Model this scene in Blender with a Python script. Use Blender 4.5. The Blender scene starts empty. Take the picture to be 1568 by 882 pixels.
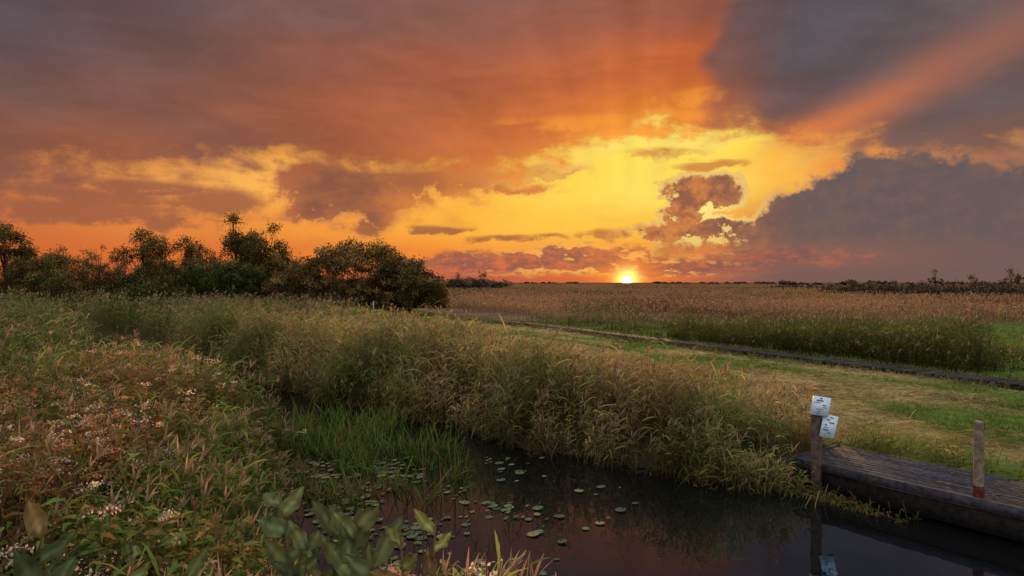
import bpy, math, random
import numpy as np
from mathutils import Vector
rng=np.random.default_rng(7); random.seed(7)
scene=bpy.context.scene
scene.view_settings.view_transform='Standard'; scene.view_settings.look='None'
scene.view_settings.exposure=0; scene.view_settings.gamma=1
F=1045.0
CAMH=3.1
SUN_AZ=math.atan(176/F)

# ------------------------------------------------------------------ camera
cd=bpy.data.cameras.new('camera'); cam=bpy.data.objects.new('camera',cd)
scene.collection.objects.link(cam); scene.camera=cam
cd.lens=24; cd.sensor_width=36; cd.clip_end=20000; cd.clip_start=0.05
cam.location=(0,0,CAMH); cam.rotation_euler=(math.radians(90-0.5),0,0)

# ------------------------------------------------------------------ helpers
def lin(c):
    c=np.array(c,dtype=float)/255.0
    return tuple(np.where(c<=0.04045,c/12.92,((c+0.055)/1.055)**2.4))
_g=[np.random.default_rng(s).random((256,256)) for s in range(8)]
def vnoise(x,y,scale,seed=0):
    g=_g[seed%8]; x=np.asarray(x)/scale+31.7*seed+500; y=np.asarray(y)/scale+17.3*seed+500
    xi=np.floor(x).astype(int); yi=np.floor(y).astype(int); fx=x-xi; fy=y-yi
    fx=fx*fx*(3-2*fx); fy=fy*fy*(3-2*fy)
    a=g[xi%256,yi%256]; b=g[(xi+1)%256,yi%256]; c=g[xi%256,(yi+1)%256]; d=g[(xi+1)%256,(yi+1)%256]
    return (a*(1-fx)+b*fx)*(1-fy)+(c*(1-fx)+d*fx)*fy
def sstep(x,a,b):
    t=np.clip((x-a)/(b-a),0,1); return t*t*(3-2*t)
def norm(v): return v/np.maximum(np.linalg.norm(v,axis=-1,keepdims=True),1e-9)

class Acc:
    def __init__(s): s.v=[];s.f=[];s.c=[];s.n=0
    def add(s,v,f,c):
        s.v.append(v.reshape(-1,3)); s.f.append(f.reshape(-1,4)+s.n); s.c.append(c.reshape(-1,3)); s.n+=v.reshape(-1,3).shape[0]
    def build(s,name,mat,smooth=False,parent=None):
        v=np.concatenate(s.v);f=np.concatenate(s.f);c=np.concatenate(s.c)
        me=bpy.data.meshes.new(name)
        me.vertices.add(len(v)); me.vertices.foreach_set('co',v.astype(np.float32).ravel())
        me.loops.add(len(f)*4); me.loops.foreach_set('vertex_index',f.astype(np.int32).ravel())
        me.polygons.add(len(f)); me.polygons.foreach_set('loop_start',np.arange(0,len(f)*4,4,dtype=np.int32))
        me.update(calc_edges=True)
        at=me.color_attributes.new('Col','FLOAT_COLOR','POINT')
        cc=np.ones((len(v),4),dtype=np.float32); cc[:,:3]=np.clip(c,0,1); at.data.foreach_set('color',cc.ravel())
        if smooth: me.polygons.foreach_set('use_smooth',np.ones(len(f),dtype=bool))
        me.materials.append(mat)
        o=bpy.data.objects.new(name,me); scene.collection.objects.link(o)
        if parent: o.parent=parent
        return o

def ribbons(acc,P,D,L,W,droop,n,cA,cB,prof='leaf',side=None):
    N=len(P)
    if N==0: return
    L=np.broadcast_to(L,(N,)); W=np.broadcast_to(W,(N,)); droop=np.broadcast_to(droop,(N,))
    cA=np.broadcast_to(cA,(N,3)); cB=np.broadcast_to(cB,(N,3))
    D=norm(D)
    if side is None: side=norm(np.cross(D,rng.normal(size=(N,3))))
    s=np.linspace(0,1,n+1)[None,:,None]
    pos=P[:,None,:]+D[:,None,:]*L[:,None,None]*s
    pos=pos+np.array([0,0,-1.0])*(droop*L)[:,None,None]*s*s
    if prof=='stem': w=np.linspace(1,0.5,n+1)
    elif prof=='ovate': w=np.sin(np.pi*np.clip(np.linspace(0.08,0.97,n+1),0,1))**0.8
    else: w=np.minimum(1.0,0.55+np.linspace(0,1.5,n+1))*(1-np.linspace(0,1,n+1)**2.2*0.93)
    off=side[:,None,:]*(W[:,None,None]*w[None,:,None]*0.5)
    v=np.stack([pos-off,pos+off],axis=2)
    idx=np.arange(N*(n+1)*2).reshape(N,n+1,2)
    f=np.stack([idx[:,:-1,0],idx[:,:-1,1],idx[:,1:,1],idx[:,1:,0]],axis=-1)
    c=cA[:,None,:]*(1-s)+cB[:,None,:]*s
    c=np.repeat(c[:,:,None,:],2,axis=2)
    acc.add(v,f,c)

def quads(acc,P,size,col,flat=0.0):
    N=len(P)
    if N==0: return
    a=norm(rng.normal(size=(N,3))); b=norm(np.cross(a,rng.normal(size=(N,3))))
    size=np.broadcast_to(size,(N,))[:,None]
    a=a*size*0.5; b=b*size*0.33
    v=np.stack([P-a,P+b*0.9,P+a,P-b],axis=1)
    f=np.arange(N*4).reshape(N,4)
    acc.add(v,f,np.repeat(np.broadcast_to(col,(N,3))[:,None,:],4,axis=1))

def tube(acc,pts,rad,col,k=6):
    pts=np.array(pts,float); n=len(pts)
    v=[]
    for i in range(n):
        d=pts[min(i+1,n-1)]-pts[max(i-1,0)]; d=d/np.linalg.norm(d)
        r=np.cross(d,[0.31,0.2,0.93] if abs(d[2])<0.9 else [1,0,0]); r/=np.linalg.norm(r); q=np.cross(d,r)
        for j in range(k):
            a=2*math.pi*j/k; v.append(pts[i]+(r*math.cos(a)+q*math.sin(a))*rad[i])
    f=[[i*k+j,i*k+(j+1)%k,(i+1)*k+(j+1)%k,(i+1)*k+j] for i in range(n-1) for j in range(k)]
    acc.add(np.array(v),np.array(f),np.tile(np.array(col,float),(len(v),1)))

def box(acc,c,ax,ay,az,col):
    c=np.array(c,float);ax=np.array(ax,float);ay=np.array(ay,float);az=np.array(az,float)
    v=np.array([c+sx*ax+sy*ay+sz*az for sx in(-1,1) for sy in(-1,1) for sz in(-1,1)])
    f=np.array([[0,1,3,2],[4,6,7,5],[0,4,5,1],[2,3,7,6],[0,2,6,4],[1,5,7,3]])
    acc.add(v,f,np.tile(np.array(col,float),(8,1)))

# ------------------------------------------------------------------ materials
def mat_new(name):
    m=bpy.data.materials.new(name); m.use_nodes=True; nt=m.node_tree; nt.nodes.clear()
    out=nt.nodes.new('ShaderNodeOutputMaterial'); return m,nt,out
def foliage_mat(name,trans=0.35,rough=0.6):
    m,nt,out=mat_new(name)
    at=nt.nodes.new('ShaderNodeAttribute'); at.attribute_name='Col'
    d=nt.nodes.new('ShaderNodeBsdfDiffuse'); nt.links.new(at.outputs['Color'],d.inputs['Color'])
    t=nt.nodes.new('ShaderNodeBsdfTranslucent'); nt.links.new(at.outputs['Color'],t.inputs['Color'])
    mx=nt.nodes.new('ShaderNodeMixShader'); mx.inputs[0].default_value=trans
    nt.links.new(d.outputs[0],mx.inputs[1]); nt.links.new(t.outputs[0],mx.inputs[2]); nt.links.new(mx.outputs[0],out.inputs[0])
    return m
M_leaf=foliage_mat('foliage',0.42); M_tree=foliage_mat('tree_foliage',0.3)
def surf_mat(name,scale=20,lo=0.6,hi=1.3,rough=0.8,bump=0.4,stretch=(1,1,1),spec=0.5):
    m,nt,out=mat_new(name)
    at=nt.nodes.new('ShaderNodeAttribute'); at.attribute_name='Col'
    tc=nt.nodes.new('ShaderNodeTexCoord'); mp=nt.nodes.new('ShaderNodeMapping'); mp.inputs['Scale'].default_value=stretch
    nt.links.new(tc.outputs['Object'],mp.inputs[0])
    no=nt.nodes.new('ShaderNodeTexNoise'); no.inputs['Scale'].default_value=scale; no.inputs['Detail'].default_value=5
    nt.links.new(mp.outputs[0],no.inputs['Vector'])
    mr=nt.nodes.new('ShaderNodeMapRange'); mr.inputs['From Min'].default_value=0.3; mr.inputs['From Max'].default_value=0.7
    mr.inputs['To Min'].default_value=lo; mr.inputs['To Max'].default_value=hi
    nt.links.new(no.outputs[0],mr.inputs[0])
    mul=nt.nodes.new('ShaderNodeVectorMath'); mul.operation='SCALE'
    nt.links.new(at.outputs['Color'],mul.inputs[0]); nt.links.new(mr.outputs[0],mul.inputs['Scale'])
    p=nt.nodes.new('ShaderNodeBsdfPrincipled'); p.inputs['Roughness'].default_value=rough; p.inputs['Specular IOR Level'].default_value=spec
    nt.links.new(mul.outputs[0],p.inputs['Base Color'])
    b=nt.nodes.new('ShaderNodeBump'); b.inputs['Strength'].default_value=bump; b.inputs['Distance'].default_value=0.02
    nt.links.new(no.outputs[0],b.inputs['Height']); nt.links.new(b.outputs[0],p.inputs['Normal'])
    nt.links.new(p.outputs[0],out.inputs[0]); return m
M_ground=surf_mat('ground_soil_and_turf',2.5,0.55,1.35,1.0,0.6,spec=0.0)
M_wood=surf_mat('weathered_wood',14,0.5,1.5,0.9,0.6,(1,1,1),0.05)
M_paint=surf_mat('painted_panel',40,0.9,1.05,0.45,0.05)

# water: dark peaty body under a Fresnel reflection, cool-tinted
M_water,nt,out=mat_new('canal_water')
tc=nt.nodes.new('ShaderNodeTexCoord'); no=nt.nodes.new('ShaderNodeTexNoise'); no.inputs['Scale'].default_value=2.5; no.inputs['Detail'].default_value=3
b=nt.nodes.new('ShaderNodeBump'); b.inputs['Strength'].default_value=0.09; b.inputs['Distance'].default_value=0.03
nt.links.new(tc.outputs['Object'],no.inputs['Vector']); nt.links.new(no.outputs[0],b.inputs['Height'])
df=nt.nodes.new('ShaderNodeBsdfDiffuse'); df.inputs[0].default_value=(0.004,0.004,0.004,1)
gl=nt.nodes.new('ShaderNodeBsdfGlossy'); gl.inputs['Color'].default_value=(0.62,0.76,0.95,1); gl.inputs['Roughness'].default_value=0.015
nt.links.new(b.outputs[0],gl.inputs['Normal'])
fr=nt.nodes.new('ShaderNodeFresnel'); fr.inputs[0].default_value=1.95; nt.links.new(b.outputs[0],fr.inputs['Normal'])
mx=nt.nodes.new('ShaderNodeMixShader'); nt.links.new(fr.outputs[0],mx.inputs[0]); nt.links.new(df.outputs[0],mx.inputs[1]); nt.links.new(gl.outputs[0],mx.inputs[2]); nt.links.new(mx.outputs[0],out.inputs[0])

# ------------------------------------------------------------------ layout
FAR=[(22,-8),(14,0.3),(6.1,7.9),(4.2,9.9),(2.9,11.2),(1.3,12.1),(-0.6,13.9),(-2.9,16.2),(-10,23.3),(-20,33.8),(-25,39.5)]
NEAR=[(-24.5,38),(-18.8,29.6),(-14,24.0),(-9.2,18.3),(-5.8,14.6),(-4.4,12.2),(-3.3,9.6),(-2.5,7.4),(-2.1,5.8),(-1.2,4.7),(1.2,3.4),(6,-1.5),(14,-12)]
CH=np.array(FAR+NEAR,float)
def inpoly(x,y,poly):
    r=np.zeros(x.shape,bool); n=len(poly); j=n-1
    for i in range(n):
        xi,yi=poly[i]; xj,yj=poly[j]
        c=((yi>y)!=(yj>y))&(x<(xj-xi)*(y-yi)/(yj-yi+1e-12)+xi); r^=c; j=i
    return r
def pdist(x,y,poly,closed=True):
    d=np.full(x.shape,1e9); n=len(poly)
    for i in range(n if closed else n-1):
        ax,ay=poly[i]; bx,by=poly[(i+1)%n]; dx,dy=bx-ax,by-ay
        t=np.clip(((x-ax)*dx+(y-ay)*dy)/(dx*dx+dy*dy),0,1)
        d=np.minimum(d,np.hypot(x-ax-t*dx,y-ay-t*dy))
    return d
def chan_sd(x,y):
    x0,y0=x,y
    x=x+0.75*(vnoise(x0,y0,1.1,1)-0.5)+0.3*(vnoise(x0,y0,0.4,3)-0.5); y=y+0.75*(vnoise(x0,y0,1.1,2)-0.5)+0.3*(vnoise(x0,y0,0.4,4)-0.5)
    d=pdist(x,y,CH); return np.where(inpoly(x,y,CH),-d,d)
DK0=np.array([4.32,10.40]); DD=norm(np.array([[1.75,-2.40]]))[0]; DN=np.array([-DD[1],DD[0]])
def dock_uv(x,y): return (x-DK0[0])*DD[0]+(y-DK0[1])*DD[1], (x-DK0[0])*DN[0]+(y-DK0[1])*DN[1]
def ondock(x,y,m=0.05):
    u,v=dock_uv(x,y); return (u>-m)&(u<6.1)&(v>-0.12)&(v<1.32+m)
def ground_z(x,y,sd=None):
    if sd is None: sd=chan_sd(x,y)
    land=0.36+0.08*(vnoise(x,y,3,3)-0.5)+0.95*(1-sstep(np.hypot(x,y),1.6,4.2))
    z=np.where(sd>0,-0.02+(land+0.02)*sstep(sd,0,0.45),-0.02-0.7*sstep(-sd,0,0.8))
    far=sstep(np.hypot(x,y),60,400)
    z=z+far*0.5*(vnoise(x,y,60,4)-0.5)
    u,v=dock_uv(x,y); dk=(u>0.15)&(u<6.1)&(v>-1.0)&(v<1.1)
    return np.where(dk,np.minimum(z,-0.15),z)
WALK=[(18.5,7.5),(13.4,17),(9.5,25),(6.4,31.5),(1.8,41.5),(-11.5,66),(-22,84)]
def walk_d(x,y): return pdist(x,y,WALK,False)
def right_of_walk(x,y):
    wx=np.interp(y,[p[1] for p in WALK],[p[0] for p in WALK]); return x-wx
REED=[(4.3,9.8),(4.6,10.9),(4.9,12.0),(4.3,13.8),(3.3,16.0),(1.6,18.5),(-0.6,21.5),(-3.5,27),(-8,37),(-15,52),(-24,66),(-50,80),(-70,80),(-60,60),(-34,46),(-20,33.8),(-10,23.3),(-2.9,16.2),(-0.6,13.9),(1.3,12.1),(2.9,11.2),(4.2,9.9)]
def inreedf(x,y):   # reed bed with an uneven inland edge
    return inpoly(x+2.2*(vnoise(x,y,2.2,4)-0.5)+0.8*(vnoise(x,y,0.7,5)-0.5),y+1.2*(vnoise(x,y,2.0,6)-0.5),REED)

# ------------------------------------------------------------------ ground
n=640; t=np.linspace(-1,1,n); bb=7.0; aa=3500/math.sinh(bb)
gx=aa*np.sinh(bb*t); gy=aa*np.sinh(bb*t)+10
X,Y=np.meshgrid(gx,gy,indexing='ij'); SD=chan_sd(X,Y); Z=ground_z(X,Y,SD)
rw=right_of_walk(X,Y)
soil=np.array([0.035,0.027,0.016]); hay=np.array([0.25,0.19,0.09]); grn=np.array([0.08,0.12,0.028]); brn=np.array([0.13,0.085,0.055]); olive=np.array([0.05,0.055,0.02])
C=np.ones(X.shape+(3,))*soil
inreed=inreedf(X,Y)
def haymask(x,y,sd):
    k=vnoise(x*0.9+y*0.45,(y*0.9-x*0.45)*0.25,0.7,5)*0.55+vnoise(x,y,3.2,6)*0.6
    return sstep(k,0.46,0.66)*sstep(sd+1.5*(vnoise(x,y,1.5,3)-0.5),2.2,3.8)
haym=haymask(X,Y,SD)
lawn=grn*(1-haym[...,None])+hay*haym[...,None]
isl=((~inreed)&(SD>0.3)&(rw<0)&(X+Y>12)&(Y>0))
C[isl]=lawn[isl]
g2=vnoise(X,Y,5,2)[...,None]
f1=(rw>=0)&(X+Y>12)
strip=(grn*(1-g2*0.5)+olive*g2*0.5)
C[f1]=strip[f1]
farm=sstep(Y,40,52)[...,None]*((X+Y>12)&(rw>=0))[...,None]
C=C*(1-farm)+brn*farm
C[(Y>70)]=brn*0.7
C*= (0.75+0.5*vnoise(X,Y,1.3,7))[...,None]
a=Acc(); idx=np.arange(n*n).reshape(n,n)
a.add(np.stack([X,Y,Z],-1),np.stack([idx[:-1,:-1],idx[1:,:-1],idx[1:,1:],idx[:-1,1:]],-1),C)
a.build('ground',M_ground,True)
a=Acc(); a.add(np.array([[-60,-30,0],[40,-30,0],[40,60,0],[-60,60,0]],float),np.array([[0,1,2,3]]),np.zeros((4,3)))
a.build('canal_water',M_water)

# ------------------------------------------------------------------ reeds
GREEN=np.array([0.125,0.165,0.042]); DARKG=np.array([0.055,0.085,0.025]); STRAW=np.array([0.37,0.26,0.12]); RUST=np.array([0.23,0.11,0.045]); PINK=np.array([0.62,0.46,0.38])
def jit(c,N,a=0.25):
    c=np.broadcast_to(c,(N,3)); return c*(1+a*(rng.random((N,1))*2-1))*(1+0.08*rng.normal(size=(N,3)))
def reeds(acc,x,y,h,nleaf,green,plume=0.3,wscale=1.0,leafL=0.42,nseg=3,dark=0.25,tone=None,up0=0.5):
    N=len(x)
    if N==0: return
    z=ground_z(x,y)
    P=np.stack([x,y,np.maximum(z,-0.3)],1)
    if tone is None: tone=np.ones(N)
    lx=0.34*(vnoise(x,y,1.1,6)-0.5); ly=0.34*(vnoise(x,y,1.1,7)-0.5)
    lean=rng.normal(size=(N,2))*0.13+np.stack([0.05+lx,-0.02+ly],1)
    D=norm(np.stack([lean[:,0],lean[:,1],np.ones(N)],1))
    stem=(jit(STRAW*0.7,N)*(1-green[:,None])+jit(GREEN*0.7,N)*green[:,None])*tone[:,None]
    bend=rng.random(N)*0.10
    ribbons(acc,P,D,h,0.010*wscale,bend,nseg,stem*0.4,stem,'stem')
    for kk in range(nleaf):
        t=np.clip((kk+rng.random(N))/nleaf,0.1,0.97)
        base=P+D*(h*t)[:,None]; base[:,2]-=bend*h*t*t
        az=rng.random(N)*2*np.pi; up=up0+rng.random(N)*1.4
        d=np.stack([np.cos(az)+0.35,np.sin(az)-0.15,up],1)
        g=np.clip(green+(t-0.55)*0.9+rng.normal(size=N)*0.28,0,1)[:,None]
        c=jit(STRAW,N,0.5)*(1-g)+jit(GREEN,N,0.5)*g
        c*= ((dark+(1-dark)*np.clip(t*1.25,0,1)**1.3)*tone)[:,None]  # lower leaves darkened: shade of the gaps between stems put into the colour
        ribbons(acc,base,d,leafL*(0.45+rng.random(N)*0.9)*np.clip(h/1.4,0.5,1.2),0.022*wscale*(0.6+0.8*rng.random(N)),0.2+rng.random(N)*0.8,nseg,c,c*1.15)
    m=rng.random(N)<plume
    if m.any():
        top=P[m]+D[m]*h[m][:,None]; top[:,2]-=bend[m]*h[m]
        K=m.sum()
        for q in range(5):
            az=rng.random(K)*6.28; d=np.stack([0.35*np.cos(az)+0.3,0.35*np.sin(az),np.ones(K)*1.0],1)
            c=jit(np.array([0.25,0.16,0.11]),K,0.3)
            ribbons(acc,top-np.array([0,0,0.06]),d,0.12+0.12*rng.random(K),0.022*wscale,0.5*rng.random(K),2,c,c*1.3)
def scatter(n,x0,x1,y0,y1,fn):
    x=rng.uniform(x0,x1,n); y=rng.uniform(y0,y1,n); m=fn(x,y); return x[m],y[m]
def tonef(x,y): return 0.42+0.95*vnoise(x,y,0.75,5)*0.6+0.95*vnoise(x,y,2.3,2)*0.5

A=Acc()
def frontrow(x,y):
    sd=chan_sd(x,y); return (x+y>11.8)&(x<4.30)&(sd>-0.35)&(sd<1.5)&(y>9.9)&(x>-14)&(~ondock(x,y))
x,y=scatter(60000,-14,5,9.5,28,frontrow)
m=rng.random(len(x))<np.where(chan_sd(x,y)<0.5,0.95,0.45)*0.62*np.clip(0.20+1.6*vnoise(x,y,0.5,4),0,1.3); x,y=x[m],y[m]
big=vnoise(x,y,1.1,1)*0.55+vnoise(x,y,0.4,3)*0.45
hbase=np.interp(x,[-14,-6,-2,1,2.5,3.3,4.3],[1.85,1.8,1.6,1.5,1.4,1.05,0.65])
h=hbase*(0.20+0.45*rng.random(len(x))+0.82*big)
h=np.where(rng.random(len(x))<0.06,h*1.25,h)
h*=np.where(chan_sd(x,y)<0.25,0.5+0.4*rng.random(len(x)),1)
gr=np.clip(np.interp(x,[-14,-5,0,2.5,4.3],[0.75,0.55,0.32,0.50,0.9])+1.5*(vnoise(x,y,1.3,3)-0.5),0,1)
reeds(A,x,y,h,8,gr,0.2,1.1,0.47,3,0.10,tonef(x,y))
print('front',len(x))
def face(x,y):
    sd=chan_sd(x,y); u,v=dock_uv(x,y); return (x+y>11.8)&(sd>-0.25)&(sd<0.3)&(x>-9)&(x<4.4)&(y>8)&(~ondock(x,y,0))
x,y=scatter(42000,-9,7.6,5,22,face); m=rng.random(len(x))<0.15+vnoise(x,y,0.45,6)*0.9; x,y=x[m],y[m]; N=len(x)
P=np.stack([x,y,np.maximum(ground_z(x,y),0.0)+rng.random(N)*0.35],1)
g=vnoise(x,y,0.7,2)[:,None]; g=np.clip(g*1.3-0.3+0.3*rng.random((N,1)),0,1)
c=(jit(STRAW*0.65,N,0.6)*(1-g)+jit(GREEN*0.65,N,0.5)*g)*tonef(x,y)[:,None]
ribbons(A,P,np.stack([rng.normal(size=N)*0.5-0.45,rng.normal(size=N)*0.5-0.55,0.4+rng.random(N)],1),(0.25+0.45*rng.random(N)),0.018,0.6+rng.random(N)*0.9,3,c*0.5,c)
N=1900; t_=rng.random(N)**1.4*1.8; off=-0.12-0.26*rng.random(N); q=DK0[None]+DD[None]*t_[:,None]+DN[None]*off[:,None]
m=rng.random(N)<np.clip(1.1-t_*0.5,0,1)*(0.2+1.1*vnoise(q[:,0],q[:,1],0.25,3)); q=q[m]; N=len(q)
P=np.stack([q[:,0],q[:,1],np.full(N,-0.03)],1)
g=rng.random((N,1)); c=jit(STRAW*0.65,N,0.5)*(1-g)+jit(GREEN*0.8,N,0.4)*g
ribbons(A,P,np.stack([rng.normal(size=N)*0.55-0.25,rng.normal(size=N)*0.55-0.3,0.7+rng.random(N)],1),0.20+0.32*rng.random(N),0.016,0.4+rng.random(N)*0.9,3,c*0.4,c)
def body(x,y): return inreedf(x,y)&(chan_sd(x,y)>0.8)&(~ondock(x,y,0.1))
n0=32000; r=np.exp(rng.uniform(math.log(12.0),math.log(80),n0)); th=rng.uniform(-0.72,0.42,n0)
x=r*np.sin(th); y=r*np.cos(th); m=body(x,y); x,y,r=x[m],y[m],r[m]
hb=np.interp(x,[-60,-10,-3,0,2,5],[2.05,1.85,1.55,1.35,1.15,0.85])
h=hb*(0.36+0.32*rng.random(len(x))+0.38*vnoise(x,y,2.5,1)+0.30*vnoise(x,y,0.8,2))
h=np.where(rng.random(len(x))<0.05,h*1.2,h)
gr=np.clip(np.interp(x,[-30,-6,0,5],[0.8,0.7,0.5,0.5])+1.3*(vnoise(x,y,3.0,3)-0.5),0,1)
tn=tonef(x,y)*(0.8+0.5*vnoise(x,y,5,6))
for lo,hi,nl,ws,ns in [(0,20,6,1.1,3),(20,35,5,1.6,2),(35,90,4,2.8,1)]:
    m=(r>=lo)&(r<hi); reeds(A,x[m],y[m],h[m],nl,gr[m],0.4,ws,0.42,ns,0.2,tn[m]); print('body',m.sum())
K=300; x=2.6+rng.normal(size=K)*0.8; y=13.0+rng.normal(size=K)*0.6; m=chan_sd(x,y)>0.2; x,y=x[m],y[m]
S0=STRAW.copy(); STRAW=np.array([0.28,0.13,0.06]); reeds(A,x,y,1.0+0.4*rng.random(len(x)),8,np.full(len(x),0.05),0.3,1.1,0.2); STRAW=S0
A.build('reed_bed',M_leaf)

# emergent green reeds in water
A=Acc()
def em(x,y):
    sd=chan_sd(x,y); q=((x+3.0-(y-13)*-0.3)/1.8)**2+((y-12.4)/3.4)**2
    return (sd<0.15)&(q<1)&(x+y<12.2)
x,y=scatter(3400,-6,0,9,17,em); N=len(x); m=vnoise(x,y,0.45,4)+0.30*rng.random(N)-0.18*np.clip(x+3.2,0,1.5)>0.56; x,y=x[m],y[m]; N=len(x)
P=np.stack([x,y,np.full(N,-0.05)],1); hh=0.45+1.0*vnoise(x,y,0.5,1)
for q in range(3):
    c=jit(np.array([0.12,0.19,0.035]),N,0.6)
    c=np.where(rng.random((N,1))<0.2,jit(STRAW*0.6,N),c)
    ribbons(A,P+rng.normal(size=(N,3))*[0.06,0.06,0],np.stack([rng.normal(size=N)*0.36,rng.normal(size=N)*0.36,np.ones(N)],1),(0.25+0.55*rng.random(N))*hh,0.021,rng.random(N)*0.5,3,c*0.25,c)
x,y=scatter(500,-3.5,0.0,7.6,12,lambda x,y:chan_sd(x,y)<0); N=len(x)
P=np.stack([x,y,np.full(N,-0.05)],1); c=jit(np.array([0.07,0.09,0.03]),N,0.4)
ribbons(A,P,np.stack([rng.normal(size=N)*0.35,rng.normal(size=N)*0.35,np.ones(N)],1),0.15+0.3*rng.random(N),0.010,rng.random(N)*0.4,3,c*0.5,c)
A.build('water_reeds',M_leaf)

# lily pads
A=Acc()
def lp(x,y): return (chan_sd(x,y)<-0.1)&(vnoise(x,y,0.7,6)+0.3*rng.random(len(x))>0.62)
x,y=scatter(1900,-3.6,1.8,6.2,12.0,lp)
m=rng.random(len(x))<np.interp(x,[-3,-1.2,0.2,1.8],[0.9,0.8,0.35,0.05]); x,y=x[m],y[m]; print('pads',len(x))
for i in range(len(x)):
    R=random.uniform(0.02,0.08)*(1 if random.random()<0.6 else 0.55); a0=random.uniform(0,6.28); K=10
    ang=a0+np.linspace(0.22,2*math.pi-0.22,K+1)
    tl=random.uniform(0,0.02)
    z=0.006+0.00002*i+tl*0.5*(1+np.cos(ang))
    ring=np.stack([x[i]+R*np.cos(ang),y[i]+R*random.uniform(0.85,1.15)*np.sin(ang),z],1); cen=np.array([[x[i],y[i],0.006+0.00002*i+tl*0.3]])
    v=np.concatenate([cen,ring]); f=[[0,1+j,2+j,3+j] for j in range(0,K-1,2)]
    c=np.array([0.065,0.10,0.04])*random.uniform(0.35,1.4) if random.random()<0.85 else np.array([0.15,0.12,0.04])
    A.add(v,np.array(f),np.tile(c,(len(v),1)))
A.build('lily_pads',surf_mat('lily_pad',25,0.7,1.3,0.5,0.1,spec=0.3))

# ------------------------------------------------------------------ near bank herbs
A=Acc()
def nb(x,y): return (chan_sd(x,y)>-0.05)&(x+y<12.4)&(x<0.2)&((x+y<9.0)|(x<-5))
def herbs(acc,x,y,h,kind):
    N=len(x); z=ground_z(x,y); P=np.stack([x,y,z],1)
    tn=(0.42+1.0*vnoise(x,y,0.45,1))[:,None]
    D=norm(np.stack([rng.normal(size=N)*0.18+0.04,rng.normal(size=N)*0.18,np.ones(N)],1))
    sc=jit(np.array([0.16,0.08,0.045]),N,0.3)*(1-kind[:,None])+jit(DARKG,N)*kind[:,None]
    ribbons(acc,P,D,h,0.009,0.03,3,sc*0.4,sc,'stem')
    for kk in range(13):
        t=0.15+0.83*(kk+rng.random(N))/13
        b=P+D*(h*t)[:,None]; az=rng.random(N)*6.28
        d=np.stack([np.cos(az),np.sin(az),0.2+rng.random(N)*0.7],1)
        g=np.clip(kind+rng.normal(size=N)*0.3,0,1)[:,None]
        c=jit(RUST,N,0.6)*(1-g)+jit(np.array([0.09,0.14,0.035]),N,0.5)*g
        c*=(0.10+0.90*t**1.7)[:,None]*tn  # leaf colour darkens downwards, painting in the shaded depths of the bank
        ribbons(acc,b,d,0.07+0.14*rng.random(N)*(1.2-t*0.5),0.020+0.024*rng.random(N),0.3+0.6*rng.random(N),2,c,c*1.1,'ovate')
    m=(rng.random(N)<0.42*(1-kind)*np.clip(vnoise(x,y,0.9,3)*2.4-0.5,0.03,1.3)+0.02)
    K=m.sum(); hh=h[m]*1.08; top=P[m]+D[m]*hh[:,None]; top[:,2]-=0.03*h[m]
    base=jit(PINK,K,0.3)*(0.6+0.5*rng.random((K,1)))
    old=rng.random((K,1))<0.62; base=np.where(old,jit(np.array([0.32,0.18,0.10]),K,0.4),base)
    siz=0.5+1.1*rng.random((K,1))
    for q in range(36):
        o=rng.normal(size=(K,3))*[0.040,0.040,0.018]*siz; quads(acc,top+o,0.014+0.018*rng.random(K),base*(0.6+0.6*rng.random((K,1))))
        if q%5==0: ribbons(acc,top-np.array([0,0,0.12]),o*[1,1,0]+np.array([0,0,0.12]),0.13,0.006,0,1,sc[m],sc[m])
n0=22000; r=np.exp(rng.uniform(math.log(2.4),math.log(30),n0)); th=rng.uniform(-0.85,0.0,n0)
x=r*np.sin(th); y=r*np.cos(th); m=nb(x,y); x,y,r=x[m],y[m],r[m]
sd=chan_sd(x,y)
kind=np.clip(0.30+0.70*(1-sstep(sd,0.2,1.8))+sstep(y,9,15)*0.5+1.5*(vnoise(x,y,0.9,2)-0.5),0,1)
h=(0.40+0.42*rng.random(len(x))+0.88*vnoise(x,y,0.75,5))
gap=(np.abs(x/y+0.60)<0.03)&(y>16)
h=np.where(gap,0.3,h)*np.interp(y,[2,4,7,30],[0.72,1.0,1.12,1.2])
h*=np.interp(sd,[0,0.3,1.2],[0.45,0.6,1.0])
m=rng.random(len(x))<np.interp(r,[2,12,14,30],[1,1,0.7,0.3])
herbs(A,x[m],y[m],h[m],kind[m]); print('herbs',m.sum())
A.build('wildflower_bank',M_leaf)
A=Acc()
n0=27000; r=np.exp(rng.uniform(math.log(2.6),math.log(42),n0)); th=rng.uniform(-0.85,0.02,n0)
x=r*np.sin(th); y=r*np.cos(th); m=nb(x,y); x,y,r=x[m],y[m],r[m]; sd=chan_sd(x,y)
dens=np.clip(0.22+0.9*(1-sstep(sd,0.3,1.6))+sstep(y,9,14),0,1); m=rng.random(len(x))<dens; x,y,r,sd=x[m],y[m],r[m],sd[m]
gap=(np.abs(x/y+0.60)<0.03)&(y>16)
h=(0.42+0.45*rng.random(len(x))+0.75*vnoise(x,y,1.2,1))*np.interp(sd,[0,0.5,1.5],[0.6,0.85,1.1])*np.interp(y,[10,16,28],[1,1.15,1.45])*np.where(gap,0.25,1)*np.interp(y,[2,4,7],[0.55,0.9,1])
gr=np.clip(0.8+0.9*(vnoise(x,y,1.5,4)-0.5),0,1)
m=r<18; tn=tonef(x,y)
reeds(A,x[m],y[m],h[m],6,gr[m],0.2,0.95,0.36,3,0.2,tn[m]); reeds(A,x[~m],y[~m],h[~m]*1.05,4,gr[~m],0.3,1.9,0.42,2,0.25,tn[~m]); print('grass',len(x))
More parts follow.
